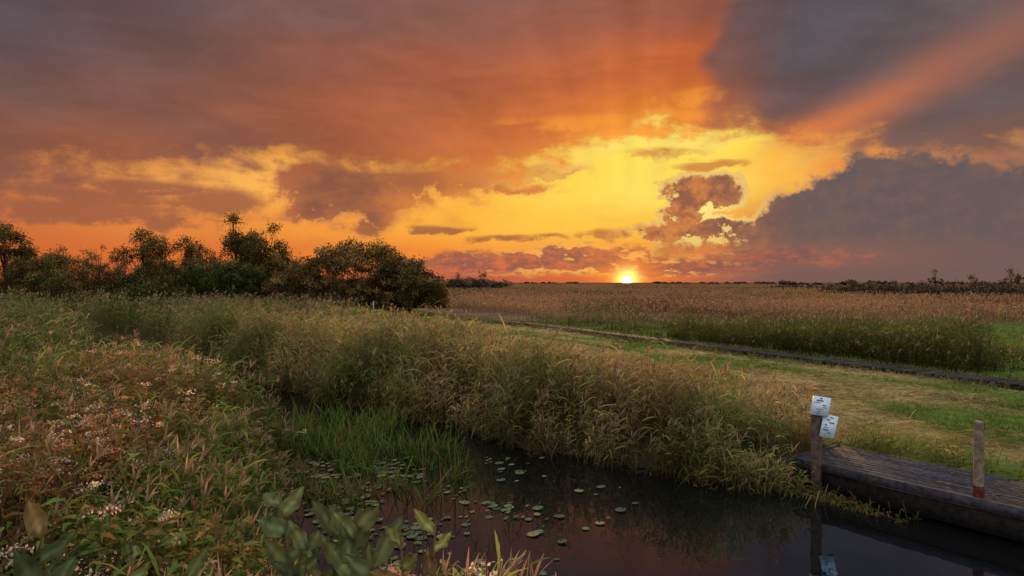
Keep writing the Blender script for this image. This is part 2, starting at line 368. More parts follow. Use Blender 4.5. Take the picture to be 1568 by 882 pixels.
A.build('bank_grass',M_leaf)

# ------------------------------------------------------------------ lawn grass + hay
A=Acc()
def lw(x,y): return (~inreedf(x,y))&(chan_sd(x,y)>0.25)&(walk_d(x,y)>0.5)&(x+y>12)&(~ondock(x,y,0.03))
n0=125000; r=np.exp(rng.uniform(math.log(9),math.log(70),n0)); th=rng.uniform(-0.25,0.85,n0)
x=r*np.sin(th); y=r*np.cos(th); m=lw(x,y)&((right_of_walk(x,y)<0)|(y<48)); x,y,r=x[m],y[m],r[m]; N=len(x); rwv=right_of_walk(x,y)
sdv=chan_sd(x,y); hm=haymask(x,y,sdv)*(rwv<0)
g=(1-np.clip(hm+0.25*rng.normal(size=N),0,1))[:,None]
c=jit(np.array([0.43,0.32,0.145]),N,0.45)*(1-g)+jit(np.array([0.13,0.20,0.035]),N,0.5)*g
c*=(0.45+1.0*vnoise(x,y,0.6,1))[:,None]
P=np.stack([x,y,ground_z(x,y)],1); flat=(1-g[:,0])
rough_=(vnoise(x,y,1.6,2)*0.7+vnoise(x,y,0.5,3)*0.4>0.66)
tall=1+2.2*rough_*np.where(sdv<3.5,1.0,0.5)
ribbons(A,P+np.stack([0*x,0*x,0.09*flat*rng.random(N)*vnoise(x,y,0.5,4)*2],1),np.stack([rng.normal(size=N)*(0.5+2*flat),rng.normal(size=N)*(0.5+2*flat),0.3+rng.random(N)*(1-0.7*flat)],1),
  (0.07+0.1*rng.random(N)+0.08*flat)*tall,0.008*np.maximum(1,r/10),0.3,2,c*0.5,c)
q=rng.random(14000)*70; Wp=np.array(WALK,float); seg=np.hypot(*np.diff(Wp,axis=0).T); cum=np.concatenate([[0],np.cumsum(seg)])
wx=np.interp(q,cum,Wp[:,0]); wy=np.interp(q,cum,Wp[:,1]); sg=np.where(rng.random(len(q))<0.65,1,-1)*(0.5+0.5*rng.random(len(q))**1.5)
x=wx+sg*0.88; y=wy+sg*0.47; m=vnoise(x,y,1.5,3)+0.2*rng.random(len(x))>0.5; x,y=x[m],y[m]; N=len(x); rr=np.hypot(x,y)
c=jit(np.array([0.11,0.14,0.04]),N,0.5); c=np.where(rng.random((N,1))<0.35,jit(STRAW*0.8,N,0.4),c)
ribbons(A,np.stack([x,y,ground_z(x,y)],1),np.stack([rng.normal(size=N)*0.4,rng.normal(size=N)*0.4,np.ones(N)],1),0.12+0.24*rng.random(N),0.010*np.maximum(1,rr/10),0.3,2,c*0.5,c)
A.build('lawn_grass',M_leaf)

A=Acc()
def bh(x,y):
    u,v=dock_uv(x,y); return (v>1.30)&(v<2.3)&(u>-0.3)&(u<7)
x,y=scatter(12000,3,14,2,14,bh); u,v=dock_uv(x,y); m=rng.random(len(x))<np.clip(1.2-(v-1.3),0.1,1)*(0.1+1.0*vnoise(x,y,0.6,3)); x,y,v=x[m],y[m],v[m]
reeds(A,x,y,(0.2+0.30*rng.random(len(x)))*(1.2-0.4*(v-1.3)),5,np.clip(0.65+0.9*(vnoise(x,y,0.8,4)-0.5),0,1),0.0,0.9,0.4,3,0.2,tonef(x,y))
A.build('bank_tussocks',M_leaf)

# rushes beyond boardwalk
A=Acc()
n0=52000; r=np.exp(rng.uniform(math.log(15),math.log(50),n0)); th=rng.uniform(-0.12,0.80,n0)
x=r*np.sin(th); y=r*np.cos(th); rwv=right_of_walk(x,y); tanv=x/y+0.05*(vnoise(x,y,1.2,3)-0.5)
cl=vnoise(x,y,2.0,4)*0.7+0.4*vnoise(x,y,0.8,5)
core=sstep(tanv,0.18,0.32)*(1-sstep(tanv,0.66,0.73))*sstep(rwv,0.9,1.8)*(1-sstep(rwv,5.5,8.0))
k=cl+0.24*core
m=(rwv>0.9)&(rwv<9.5)&(k>0.56)&(y<46)&((core>0.2)|(rng.random(n0)<0.4)); x,y,r,k,rwv,core=x[m],y[m],r[m],k[m],rwv[m],core[m]
h=(0.35+2.1*np.clip(k-0.56,0,0.5)+0.35*core)*(0.55+0.6*rng.random(len(x)))
STR0=STRAW.copy(); GRE0=GREEN.copy()
GREEN=GRE0*0.55; STRAW=STR0*0.42
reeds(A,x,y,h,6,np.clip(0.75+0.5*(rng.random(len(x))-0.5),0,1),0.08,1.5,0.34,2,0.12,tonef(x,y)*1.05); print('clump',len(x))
STRAW=STR0; GREEN=GRE0
A.build('rush_clumps',M_leaf)
# marsh field
A=Acc()
n0=64000; r=np.exp(rng.uniform(math.log(28),math.log(900),n0)); th=rng.uniform(-0.3,0.78,n0)
x=r*np.sin(th); y=r*np.cos(th); rwv=right_of_walk(x,y)
yy=y+13*(vnoise(x,y,7,2)-0.5)+5*(vnoise(x,y,2,3)-0.5)
m=((yy>44)&(rwv>3.5+3*vnoise(x,y,3,1)))|((y>85)&(rwv>0)); x,y,r,yy=x[m],y[m],r[m],yy[m]
h=(0.6+0.6*vnoise(x,y,9,2)+0.3*vnoise(x,y,2.5,4))*(0.6+0.5*rng.random(len(x)))*np.interp(yy,[44,54],[0.45,1])
gr=0.1+0.7*(vnoise(x,y*0.3,9,6)>0.62)+0.5*(yy<49)
gr=np.clip(gr+0.4*(rng.random(len(x))-0.5),0,1)
tn=0.5+0.9*vnoise(x,y*0.4,12,1)
STRAW=np.array([0.37,0.205,0.12]); GREEN=GRE0*0.8
for lo,hi,ws in [(0,60,2.2),(60,120,4.5),(120,300,10),(300,900,24)]:
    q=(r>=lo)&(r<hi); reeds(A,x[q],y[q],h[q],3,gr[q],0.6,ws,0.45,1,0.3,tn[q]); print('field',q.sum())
n0=9000; r=np.exp(rng.uniform(math.log(55),math.log(300),n0)); th=rng.uniform(-0.72,-0.05,n0)
x=r*np.sin(th); y=r*np.cos(th); m=(~inpoly(x,y,REED))&(right_of_walk(x,y)<3)&((y>95)|(right_of_walk(x,y)<-12)); x,y,r=x[m],y[m],r[m]
reeds(A,x,y,1.2+0.5*rng.random(len(x)),3,np.full(len(x),0.3),0.4,5,0.45,1)
STRAW=STR0; GREEN=GRE0
A.build('marsh_reed_field',M_leaf)

# ------------------------------------------------------------------ trees & bushes
BARK=np.array([0.05,0.04,0.03])
def crown(acc,cx,cy,z0,lobes,nclump,nleaf,ls,cs,c0,c1,zs=0.8):
    lo=np.array(lobes,float); vol=lo[:,3]*lo[:,5]; pr=vol/vol.sum()
    i=rng.choice(len(lo),nclump,p=pr); d=norm(rng.normal(size=(nclump,3))); d[:,2]=np.abs(d[:,2])*1.25-0.4
    rad=(0.45+0.68*rng.random(nclump)**0.7)[:,None]
    cc=lo[i,:3]+d*rad*lo[i,3:6]+np.array([cx,cy,z0])
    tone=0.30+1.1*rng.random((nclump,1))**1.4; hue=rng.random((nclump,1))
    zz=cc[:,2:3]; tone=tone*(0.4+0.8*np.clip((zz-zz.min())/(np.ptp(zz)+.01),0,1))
    P=np.repeat(cc,nleaf,0)+rng.normal(size=(nclump*nleaf,3))*cs*np.array([1,1,zs])
    col=(c0*(1-hue)+c1*hue)*tone; col=np.repeat(col,nleaf,0)*(0.6+0.8*rng.random((nclump*nleaf,1)))
    m=P[:,2]>0.3
    quads(acc,P[m],ls*(0.6+0.8*rng.random(m.sum())),col[m])
    return cc
TG=np.array([0.066,0.070,0.026]); TB=np.array([0.19,0.12,0.05])
def tree(name,x,y,h,w,nc=120,nl=45,ls=0.2,low=0.22):
    a=Acc(); hh=h-0.4; lobes=[]
    for q in range(13):
        an=random.uniform(0,6.28); zz=random.uniform(low,0.9); rr=random.uniform(0.1,0.5)*w*(1.15-zz*0.6)
        sz=w*random.uniform(0.11,0.24)
        lobes.append((rr*math.cos(an),rr*math.sin(an),zz*hh,sz,sz,sz*random.uniform(0.8,1.2)))
    lobes.append((w*random.uniform(-.2,.2),0,hh*0.92,w*0.13,w*0.13,hh*0.06))
    tube(a,[(x,y,0.2),(x+0.1,y,hh*0.3),(x-0.1,y,hh*0.6),(x,y,hh*0.9)],[0.05+h*0.016,0.04+h*0.011,h*0.007,0.02],BARK,7)
    for l in lobes:
        bz=max(0.4,l[2]*0.5)
        tube(a,[(x,y,bz),(x+l[0]*0.5,y+l[1]*0.5,(bz+l[2])*0.52),(x+l[0],y+l[1],l[2]+0.3)],[h*0.008,h*0.005,0.02],BARK,5)
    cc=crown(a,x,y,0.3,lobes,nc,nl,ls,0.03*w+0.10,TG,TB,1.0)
    for q in range(0,len(cc),4):
        l=lobes[random.randrange(len(lobes))]
        tube(a,[(x+l[0],y+l[1],l[2]+0.3),tuple(cc[q])],[0.025,0.01],BARK,3)
    return a.build(name,M_tree)
def px(u,y): return (u-784)/F*y
def top(v,y): return CAMH+(432-v)/F*y
for (u,v,y,w,nc) in [(10,340,70,5.2,190),(38,364,72,3.6,90),(92,376,76,4.6,130),(152,375,92,4.6,70),(182,377,95,4.0,66),(222,348,76,4.6,150),(250,360,74,5.0,170),(285,364,79,5.6,170),(318,368,78,5.4,150),(362,324,74,5.6,320),(408,340,72,5.2,270),(128,388,100,3.8,50),(385,362,76,6.2,250)]:
    tree('broadleaf_tree',px(u,y),y,top(v,y),w,nc=nc,nl=32,ls=0.19)
def bush(name,u,v,y,w,nc,ls=0.17,c0=TG,c1=TB,lob=9,nl=50,cs=0.24):
    a=Acc(); x=px(u,y); h=top(v,y); lobes=[]
    for q in range(lob):
        fx=(q+0.5)/lob*2-1+random.uniform(-0.1,0.1); hz=math.sqrt(max(0.08,1-fx*fx*0.8))
        s=w*random.uniform(0.10,0.17)
        lobes.append((fx*w*0.44,random.uniform(-0.25,0.25)*w*0.5,h*hz*random.uniform(0.56,0.74),s,s,h*0.28*random.uniform(0.85,1.1)))
        lobes.append((fx*w*0.47,random.uniform(-0.3,0.1)*w*0.5,h*0.28,s,s,h*0.28))
    for q in range(9):
        l=lobes[random.randrange(len(lobes))]
        tube(a,[(x+l[0]*0.3,y,0.2),(x+l[0]*0.7,y+l[1]*0.6,l[2]*0.5),(x+l[0],y+l[1],l[2])],[0.12,0.08,0.02],BARK,5)
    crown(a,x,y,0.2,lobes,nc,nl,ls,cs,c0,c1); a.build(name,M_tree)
bush('willow_bush',542,364,53,12.0,1300,0.16,np.array([0.085,0.08,0.03]),np.array([0.33,0.20,0.085]),14,42,0.18)
bush('bush',345,388,60,10.5,560,0.17,np.array([0.065,0.09,0.026]),TG,9,42,0.2)
bush('bush',262,394,66,10,440,0.18,nl=40,cs=0.2); bush('bush',425,382,60,6.4,280,cs=0.2)
bush('bush',72,382,70,6.5,280,cs=0.2); bush('bush',12,388,68,7,280,cs=0.2); bush('bush',75,412,60,6.0,180,c0=np.array([0.065,0.09,0.026]))
bush('bush',160,404,82,10,260,0.2,nl=36); bush('bush',212,402,66,6,200); bush('bush',618,388,53,5.6,340,cs=0.2)
bush('bush',225,428,50,5.0,160,0.15,np.array([0.08,0.10,0.03]),TG)
A=Acc()
def line(u0,u1,y,vt,n,ls,c=np.array([0.07,0.055,0.042]),jv=3):
    for q in range(n):
        u=random.uniform(u0,u1); yy=y*random.uniform(0.9,1.15); h=top(vt+random.uniform(-jv,jv*1.6),yy); h=max(h,2.0)
        w=h*random.uniform(1.6,3.4)
        crown(A,px(u,yy),yy,0,[(0,0,h*0.4,w*0.5,w*0.5,h*0.45)],14,20,ls,h*0.11,c,c*1.6)
line(655,775,230,424,20,0.7); line(1265,1568,150,431,34,0.45,jv=2.5); line(1420,1700,120,429,22,0.35,jv=3); line(1180,1260,260,437,12,0.7,jv=1.5)
line(990,1200,1000,431.5,22,2.0,jv=0.4); line(790,900,1000,431.5,9,2.0,jv=0.4); line(1200,1700,500,430,30,1.4,jv=1.5); line(-200,650,330,425,50,1.4)
A.build('distant_treeline',M_tree)
for (u,v,y,w) in [(1432,409,150,3.2),(1302,425,170,4),(1550,409,120,4.5),(738,411,230,5),(1488,421,140,3),(700,417,230,5)]:
    tree('distant_tree',px(u,y),y,top(v,y),w,nc=26,nl=12,ls=0.36)

# ------------------------------------------------------------------ boardwalk
A=Acc()
s=0
while s<cum[-1]:
    i=min(np.searchsorted(cum,s,side='right')-1,len(seg)-1); f=(s-cum[i])/seg[i]; p=Wp[i]*(1-f)+Wp[i+1]*f; d=(Wp[i+1]-Wp[i])/seg[i]; nn=np.array([-d[1],d[0]])
    tone=random.uniform(0.6,1.4)
    box(A,(p[0],p[1],0.49+random.uniform(-0.006,0.006)),(d[0]*0.066,d[1]*0.066,0),(nn[0]*0.42,nn[1]*0.42,0),(0,0,0.02),np.array([0.038,0.036,0.04])*tone)
    s+=0.145
for i in range(len(seg)):
    d=(Wp[i+1]-Wp[i])/seg[i]; nn=np.array([-d[1],d[0]]); m_=(Wp[i]+Wp[i+1])/2
    for sg in (-1,1):
        c=m_+nn*sg*0.37; box(A,(c[0],c[1],0.375),(d[0]*seg[i]/2,d[1]*seg[i]/2,0),(nn[0]*0.04,nn[1]*0.04,0),(0,0,0.09),(0.02,0.018,0.018))
A.build('boardwalk',M_wood)

# ------------------------------------------------------------------ dock
def E(name):
    e=bpy.data.objects.new(name,None); scene.collection.objects.link(e); return e
dock=E('wooden_dock'); A=Acc(); LEN=6.0; WD=1.3
def dp(u,v,z): p=DK0+DD*u+DN*v; return (p[0],p[1],z)
v=0.055
while v<WD:
    u0=0.0
    while u0<LEN:
        l_=min(random.uniform(1.6,2.6),LEN-u0); tone=random.uniform(0.75,1.25)
        box(A,dp(u0+l_/2,v,0.40+random.uniform(-0.003,0.003)),tuple(DD*(l_/2-0.003))+(0,),tuple(DN*0.0600)+(0,),(0,0,0.018),np.array([0.038,0.038,0.050])*tone); u0+=l_
    v+=0.124
A.build('deck_planks',M_wood,parent=dock)
A=Acc()
box(A,dp(LEN/2,-0.045,0.375),tuple(DD*(LEN/2+0.03))+(0,),tuple(DN*0.03)+(0,),(0,0,0.06),(0.04,0.038,0.048))
box(A,dp(LEN/2,-0.035,0.17),tuple(DD*(LEN/2))+(0,),tuple(DN*0.02)+(0,),(0,0,0.13),(0.013,0.011,0.011))
box(A,dp(-0.035,WD/2,0.36),tuple(DD*0.03)+(0,),tuple(DN*WD/2)+(0,),(0,0,0.07),(0.035,0.032,0.035))
box(A,dp(LEN/2,WD+0.02,0.2),tuple(DD*(LEN/2))+(0,),tuple(DN*0.02)+(0,),(0,0,0.2),(0.016,0.013,0.013))
for uu in (0.3,1.8,3.3,4.8):
    for vv in (0.12,1.15): tube(A,[dp(uu,vv,-0.5),dp(uu,vv,0.37)],[0.07,0.07],(0.03,0.025,0.02),8)
for uu in np.arange(0.5,6,0.7): box(A,dp(uu,WD/2,0.33),tuple(DD*0.03)+(0,),tuple(DN*WD/2)+(0,),(0,0,0.045),(0.03,0.025,0.02))
A.build('frame',M_wood,parent=dock)
A=Acc(); K=300; uu=rng.uniform(0.1,5.5,K); vv=1.3-1.2*rng.random(K)**1.6
P=np.array([dp(a_,b_,0.424+0.004*rng.random()) for a_,b_ in zip(uu,vv)]); D=np.stack([rng.normal(size=K),rng.normal(size=K),np.zeros(K)],1)
sdv_=np.cross(norm(D),[0,0,1.0]); c=jit(np.array([0.24,0.18,0.11]),K,0.5); ribbons(A,P,D,0.03+0.05*rng.random(K),0.012,0,2,c,c,'ovate',side=sdv_)
A.build('leaf_litter',M_leaf)
def capped(acc,pts,rad,col,k=12):
    tube(acc,pts,rad,col,k); p=pts[-1]; tube(acc,[p,(p[0],p[1],p[2]+rad[-1]*0.25)],[rad[-1],rad[-1]*0.05],np.array(col)*1.2,k)
sp=dp(0.42,-0.13,0); sign=E('information_sign')
A=Acc()
box(A,(sp[0],sp[1],0.39),(DD[0]*0.055,DD[1]*0.055,0),(DN[0]*0.055,DN[1]*0.055,0),(0,0,0.87),(0.075,0.052,0.045)); A.build('post',M_wood,parent=sign)
A=Acc(); B=Acc()
fd=norm(np.array([[-0.25,-0.97,0.0]]))[0]; rt=np.array([-fd[1],fd[0],0.0]); upv=norm(np.array([[0.10,0.10,0.98]]))[0]
def panel(cx,cz,w,h,tw):
    r2=rt*math.cos(tw)+upv*math.sin(tw); u2=upv*math.cos(tw)-rt*math.sin(tw); nrm=norm(np.cross(r2,u2)[None])[0]
    nrm=nrm if nrm[1]<0 else -nrm
    c=np.array([sp[0],sp[1],0])+rt*cx+np.array([0,0,cz])+nrm*0.085
    box(A,c,r2*w/2,u2*h/2,nrm*0.008,(0.50,0.62,0.78)); box(B,c-nrm*0.018,r2*(w/2),u2*(h/2),nrm*0.009,(0.03,0.04,0.07))
    for q in range(8):
        cc=c+nrm*0.011+r2*random.uniform(-0.25,0.25)*w+u2*(0.40-0.115*q)*h
        box(B,cc,r2*w*random.uniform(0.06,0.2),u2*h*random.uniform(0.012,0.034),nrm*0.002,(0.06,0.07,0.1))
panel(0.04,1.29,0.24,0.27,-0.12); panel(0.15,1.00,0.20,0.32,-0.14)
A.build('panels',M_paint,parent=sign); B.build('backing_and_lettering',M_paint,parent=sign)
mp=dp(2.42,0.1,0); A=Acc(); post=E('mooring_post')
capped(A,[(mp[0],mp[1],0.55),(mp[0],mp[1],0.9),(mp[0],mp[1],1.36)],[0.058,0.056,0.052],(0.15,0.12,0.095)); A.build('timber',M_wood,parent=post)
A=Acc(); tube(A,[(mp[0],mp[1],0.418),(mp[0],mp[1],0.56)],[0.062,0.062],(0.08,0.02,0.02),12); A.build('painted_base',M_wood,parent=post)
A=Acc(); q=(px(572,38),38); box(A,(q[0],q[1],1.15),(0.03,0,0),(0,0.03,0),(0,0,0.9),(0.25,0.23,0.2)); A.build('marker_post',M_wood)

# ------------------------------------------------------------------ broad-leaved saplings close by
M_broad=foliage_mat('broad_leaf',0.15)
def broadleaf(acc,P,D,up,L,W,col,fold=0.25,curl=0.35):
    D=norm(D[None])[0]; S=np.cross(D,up); S/=np.linalg.norm(S); Nn=np.cross(S,D); n=9
    v=[];c=[]
    for i in range(n+1):
        s=i/n; w=W*math.sin(math.pi*min(0.985,max(0.03,s**0.85)))**0.75*0.5
        mid=P+D*L*s-Nn*curl*L*s*s*0.5+Nn*0.008*math.sin(s*9)
        for j in (-1,-0.5,0,0.5,1):
            wav=0.006*math.sin(s*17+j*3)*abs(j)
            v.append(mid+S*w*j+Nn*(fold*w*abs(j)+wav)); c.append(np.array(col)*(1.8 if j==0 else 1.0)*(0.72+0.55*random.random()))
    f=[[i*5+j,i*5+j+1,(i+1)*5+j+1,(i+1)*5+j] for i in range(n) for j in range(4)]
    acc.add(np.array(v),np.array(f),np.array(c))
def sapling(u,v,y,spread,L,n,col,nb_=4):
    a=Acc(); x=px(u,y); zt=top(v,y); zg=float(ground_z(np.array([x]),np.array([y]))[0])
    for br in range(nb_):
        ex=x+(br/(nb_-1)*2-1)*spread+random.uniform(-0.2,0.2)*spread; ez=zt-random.uniform(0,0.10)*(br>0)-L*0.6
        ey=y+random.uniform(-0.12,0.12)
        pts=[(x,y,zg),(x+(ex-x)*0.15,y,zg+(ez-zg)*0.5),(x+(ex-x)*0.6,(y+ey)/2,zg+(ez-zg)*0.8),(ex,ey,ez)]
        tube(a,pts,[0.007,0.006,0.004,0.002],(0.16,0.10,0.06),6)
        pp=np.array(pts)
        for q in range(n):
            t=1.8+1.2*(q+random.random()*0.5)/n; i=min(2,int(t)); b=pp[i]*(1-(t-i))+pp[min(i+1,3)]*(t-i)
            az=q*2.4+random.uniform(-0.4,0.4)+br
            d=np.array([math.cos(az)*0.75,math.sin(az)*0.6,random.uniform(0.35,1.3)])
            cc=np.array(col)*random.uniform(0.5,1.3)
            if random.random()<0.10: cc=np.array([0.11,0.08,0.035])
            broadleaf(a,b,d,np.array([random.uniform(-.7,.7),-0.8,0.6]),L*random.uniform(0.5,1.1),L*random.uniform(0.32,0.46),cc)
    return a.build('sallow_sapling',M_broad,True)
GL=(0.08,0.10,0.045)
sapling(505,735,1.6,0.14,0.115,10,GL,5); sapling(640,765,1.55,0.03,0.08,7,(0.11,0.115,0.04),2)
sapling(25,762,1.35,0.08,0.12,7,(0.07,0.095,0.045),3); sapling(228,800,1.5,0.06,0.08,8,(0.08,0.105,0.04),3); sapling(585,815,1.6,0.05,0.08,7,(0.10,0.11,0.04),2)
A=Acc()
for (u0,v0,u1,v1) in [(640,860,650,705),(760,882,742,812),(700,882,690,850)]:
    x0,z0,x1,z1=px(u0,1.7),top(v0,1.7)-0.6,px(u1,1.7),top(v1,1.7)
    tube(A,[(x0,1.7,z0),(x0*0.4+x1*0.6,1.7,z0*0.4+z1*0.6),(x1,1.72,z1)],[0.004,0.003,0.001],(0.13,0.08,0.05),5)
    for q in range(9):
        t=0.55+0.45*q/9; b=np.array([x0+(x1-x0)*t,1.7,z0+(z1-z0)*t]); e=b+np.array([random.uniform(-.035,.035),random.uniform(-.02,.02),random.uniform(.01,.04)])
        tube(A,[b,e],[0.0015,0.0008],(0.15,0.09,0.06),4)
A.build('dry_twigs',M_leaf)

# ------------------------------------------------------------------ WORLD
w=bpy.data.worlds.new('World'); scene.world=w; w.use_nodes=True; nt=w.node_tree; nt.nodes.clear()
L=nt.links.new
class V:
    def __init__(s,k): s.k=k
    def __add__(a,b): return m_('ADD',a,b)
    __radd__=__add__
    def __sub__(a,b): return m_('SUBTRACT',a,b)
    def __rsub__(a,b): return m_('SUBTRACT',b,a)
    def __mul__(a,b): return m_('MULTIPLY',a,b)
    __rmul__=__mul__
    def __truediv__(a,b): return m_('DIVIDE',a,b)
def setin(sock,v):
    if isinstance(v,V): L(v.k,sock)
    else: sock.default_value=v
def m_(op,*args):
    nd=nt.nodes.new('ShaderNodeMath'); nd.operation=op
    for i,a in enumerate(args): setin(nd.inputs[i],a)
    return V(nd.outputs[0])
def vm(op,a,b=None,scale=None):
    nd=nt.nodes.new('ShaderNodeVectorMath'); nd.operation=op
    for i,q in enumerate((a,b)):
        if q is None: continue
        if isinstance(q,V): L(q.k,nd.inputs[i])
        else: nd.inputs[i].default_value=q
    if scale is not None: setin(nd.inputs['Scale'],scale)
    return V(nd.outputs['Value'] if op in('LENGTH','DISTANCE','DOT_PRODUCT') else nd.outputs[0])
def comb(x,y,z=0.0):
    nd=nt.nodes.new('ShaderNodeCombineXYZ'); setin(nd.inputs[0],x);setin(nd.inputs[1],y);setin(nd.inputs[2],z); return V(nd.outputs[0])
def smooth(x,a,b):
    nd=nt.nodes.new('ShaderNodeMapRange'); nd.interpolation_type='SMOOTHSTEP'; setin(nd.inputs[0],x); nd.inputs[1].default_value=a; nd.inputs[2].default_value=b; return V(nd.outputs[0])
def noise(vec,scale,detail=5,rough=0.55,dist=0.0):
    nd=nt.nodes.new('ShaderNodeTexNoise'); L(vec.k,nd.inputs['Vector']); nd.inputs['Scale'].default_value=scale; nd.inputs['Detail'].default_value=detail
    nd.inputs['Roughness'].default_value=rough; nd.inputs['Distortion'].default_value=dist; return V(nd.outputs[0])
def mix(f,a,b,blend='MIX'):
    nd=nt.nodes.new('ShaderNodeMix'); nd.data_type='RGBA'; nd.blend_type=blend; setin(nd.inputs[0],f)
    for i,q in ((6,a),(7,b)):
        if isinstance(q,V): L(q.k,nd.inputs[i])
        else: nd.inputs[i].default_value=tuple(q)+(1,)
    return V(nd.outputs[2])
def S(u,v):
    dx=(u-784)/F; dz=(432-v)/F
    return math.degrees(math.atan(dx)), math.degrees(math.atan(dz/math.sqrt(1+dx*dx)))
tc=nt.nodes.new('ShaderNodeTexCoord'); DIR=V(tc.outputs['Generated'])
sx=nt.nodes.new('ShaderNodeSeparateXYZ'); L(DIR.k,sx.inputs[0]); dx,dy,dz=[V(o) for o in sx.outputs]
DEG=57.29578
Az=m_('ARCTAN2',dx,dy)*DEG; El=m_('ARCSINE',dz)*DEG
w1=noise(comb(Az*0.5,El*1.3,3.1),0.14,3,0.55)-0.5
w2=noise(comb(Az*0.5,El*1.3,9.7),0.14,3,0.55)-0.5
fine=noise(comb(Az,El*1.3,5.0),0.42,8,0.64)-0.5
wisp=noise(comb(Az*0.4,El*1.4,1.0),0.4,6,0.58,0.5)-0.5
def ramp(x,pts,desat=0.0):
    nd=nt.nodes.new('ShaderNodeValToRGB'); setin(nd.inputs[0],x); r=nd.color_ramp; r.interpolation='EASE'
    for i,(u,c) in enumerate(pts):
        pos=(S(u,432)[0]+60)/120
        e=r.elements[i] if i<2 else r.elements.new(pos)
        c=np.array(c,float); c=c*(1-desat)+np.array([118,92,86])*desat
        e.position=pos; e.color=tuple(lin(c))+(1,)
    return V(nd.outputs[0])
def rows(az,el,rws,ds=0.0):
    x=(az+60.0)/120.0; c=None; pe=None
    for (v,pts) in rws:
        e=S(784,v)[1]; q=ramp(x,sorted(pts),ds)
        c=q if c is None else mix(smooth(el,e,pe) ,q,c)
        pe=e
    return c
clear=rows(Az+w1*4,El+w2*2,[
 (210,[(0,(205,115,64)),(400,(238,150,64)),(800,(252,190,66)),(950,(255,220,80)),(1050,(255,232,92)),(1150,(255,216,78)),(1280,(248,158,66)),(1400,(235,140,60)),(1568,(246,172,80))]),
 (290,[(0,(210,124,72)),(250,(236,158,80)),(430,(252,182,84)),(700,(254,184,72)),(880,(255,216,84)),(980,(255,224,96)),(1100,(255,216,90)),(1200,(252,186,76)),(1300,(234,142,74)),(1568,(160,108,88))]),
 (350,[(0,(206,116,62)),(300,(230,136,62)),(500,(244,155,64)),(700,(254,180,64)),(850,(255,198,72)),(1000,(255,200,72)),(1100,(252,174,70)),(1200,(205,124,76)),(1568,(124,94,88))]),
 (395,[(0,(208,106,54)),(300,(222,114,52)),(600,(242,138,54)),(800,(250,158,60)),(960,(252,158,60)),(1100,(228,120,66)),(1250,(150,100,84)),(1568,(116,91,87))]),
 (432,[(0,(175,88,58)),(400,(195,94,56)),(700,(186,96,72)),(880,(212,102,62)),(960,(252,132,50)),(1040,(212,104,64)),(1200,(140,94,82)),(1568,(108,87,87))])])
AW=Az+w1*8+wisp*1.5; EW=El+w2*4+wisp*0.8
deckc=rows(AW,EW,[
 (-60,[(-300,(84,82,90)),(250,(92,84,92)),(650,(110,88,92)),(1000,(120,90,90)),(1250,(86,84,95)),(1568,(96,90,95))]),
 (20,[(0,(84,79,87)),(250,(98,84,88)),(450,(118,88,84)),(650,(138,90,78)),(850,(154,92,72)),(1000,(158,90,68)),(1090,(148,86,68)),(1140,(102,82,84)),(1300,(84,82,91)),(1568,(100,88,90))]),
 (115,[(0,(92,78,84)),(250,(116,86,82)),(500,(148,90,72)),(700,(172,94,64)),(850,(196,102,58)),(1000,(208,106,55)),(1080,(212,106,55)),(1125,(128,86,78)),(1250,(90,82,88)),(1568,(104,88,88))]),
 (190,[(0,(108,80,76)),(200,(130,86,74)),(400,(154,92,68)),(600,(178,98,62)),(800,(212,112,56)),(950,(242,134,50)),(1060,(238,128,50)),(1120,(174,98,68)),(1200,(110,84,82)),(1400,(90,84,88)),(1568,(96,85,86))]),
 (250,[(0,(136,86,68)),(200,(154,90,62)),(330,(136,86,70)),(500,(162,92,62)),(700,(202,112,56)),(850,(234,134,56)),(1000,(246,144,56)),(1160,(164,96,68)),(1250,(150,96,72)),(1400,(118,88,82)),(1568,(125,90,78))])],0.10)
def curve(x,pts,ymax=30.0):
    nd=nt.nodes.new('ShaderNodeFloatCurve'); setin(nd.inputs['Value'],(x+60.0)/120.0)
    c=nd.mapping.curves[0]; P=[]
    for (u,v) in pts:
        a,e=S(u,v); P.append(((a+60)/120,e/ymax))
    c.points[0].location=P[0]; c.points[1].location=P[-1]
    for q in P[1:-1]: c.points.new(*q)
    for q in c.points: q.handle_type='AUTO'
    nd.mapping.update(); return V(nd.outputs[0])*ymax
sunA,sunE=S(960,430)
sd=vm('DISTANCE',comb(Az,El),(sunA,sunE,0))
gate=vm('DISTANCE',comb(Az,El*1.3),(S(1010,270)[0],S(1010,270)[1]*1.3,0)); near=m_('EXPONENT',gate*gate*-0.010)
RIM=mix(near,lin((234,152,82)),lin((255,236,125)))
def blobs(lst,P):
    d=None
    for (u,v,ru,rv) in lst:
        a,e=S(u,v); q=vm('LENGTH',vm('MULTIPLY',vm('SUBTRACT',P,(a,e,0)),(F/57.3/ru,F/57.3/rv,0)))
        q=1.0-q; d=q if d is None else m_('MAXIMUM',d,q)
    return d
def layer(col,d,w,cc,rimw=0.25,rimk=1.0):
    al=smooth(d,-w,w); rim=smooth(d,-w*1.6,0.0)*(1.0-smooth(d,0.0,rimw))
    c=mix(m_('MINIMUM',rim*rimk,1.0),cc,RIM)
    return mix(al,col,c)
col=clear
col=mix(smooth(wisp+fine*0.5,-0.05,0.35)*0.28,col,mix(near,lin((195,108,64)),lin((250,170,72))))
st=blobs([(110,322,210,16),(340,310,60,20),(670,350,48,6),(1010,234,60,7),(1095,252,50,6),(770,366,45,5),(925,357,30,7),(840,364,30,5),(60,298,200,14),(230,285,90,8)],comb(Az+wisp*2.5+fine*1.5,El+wisp*1.4+fine*1.3))
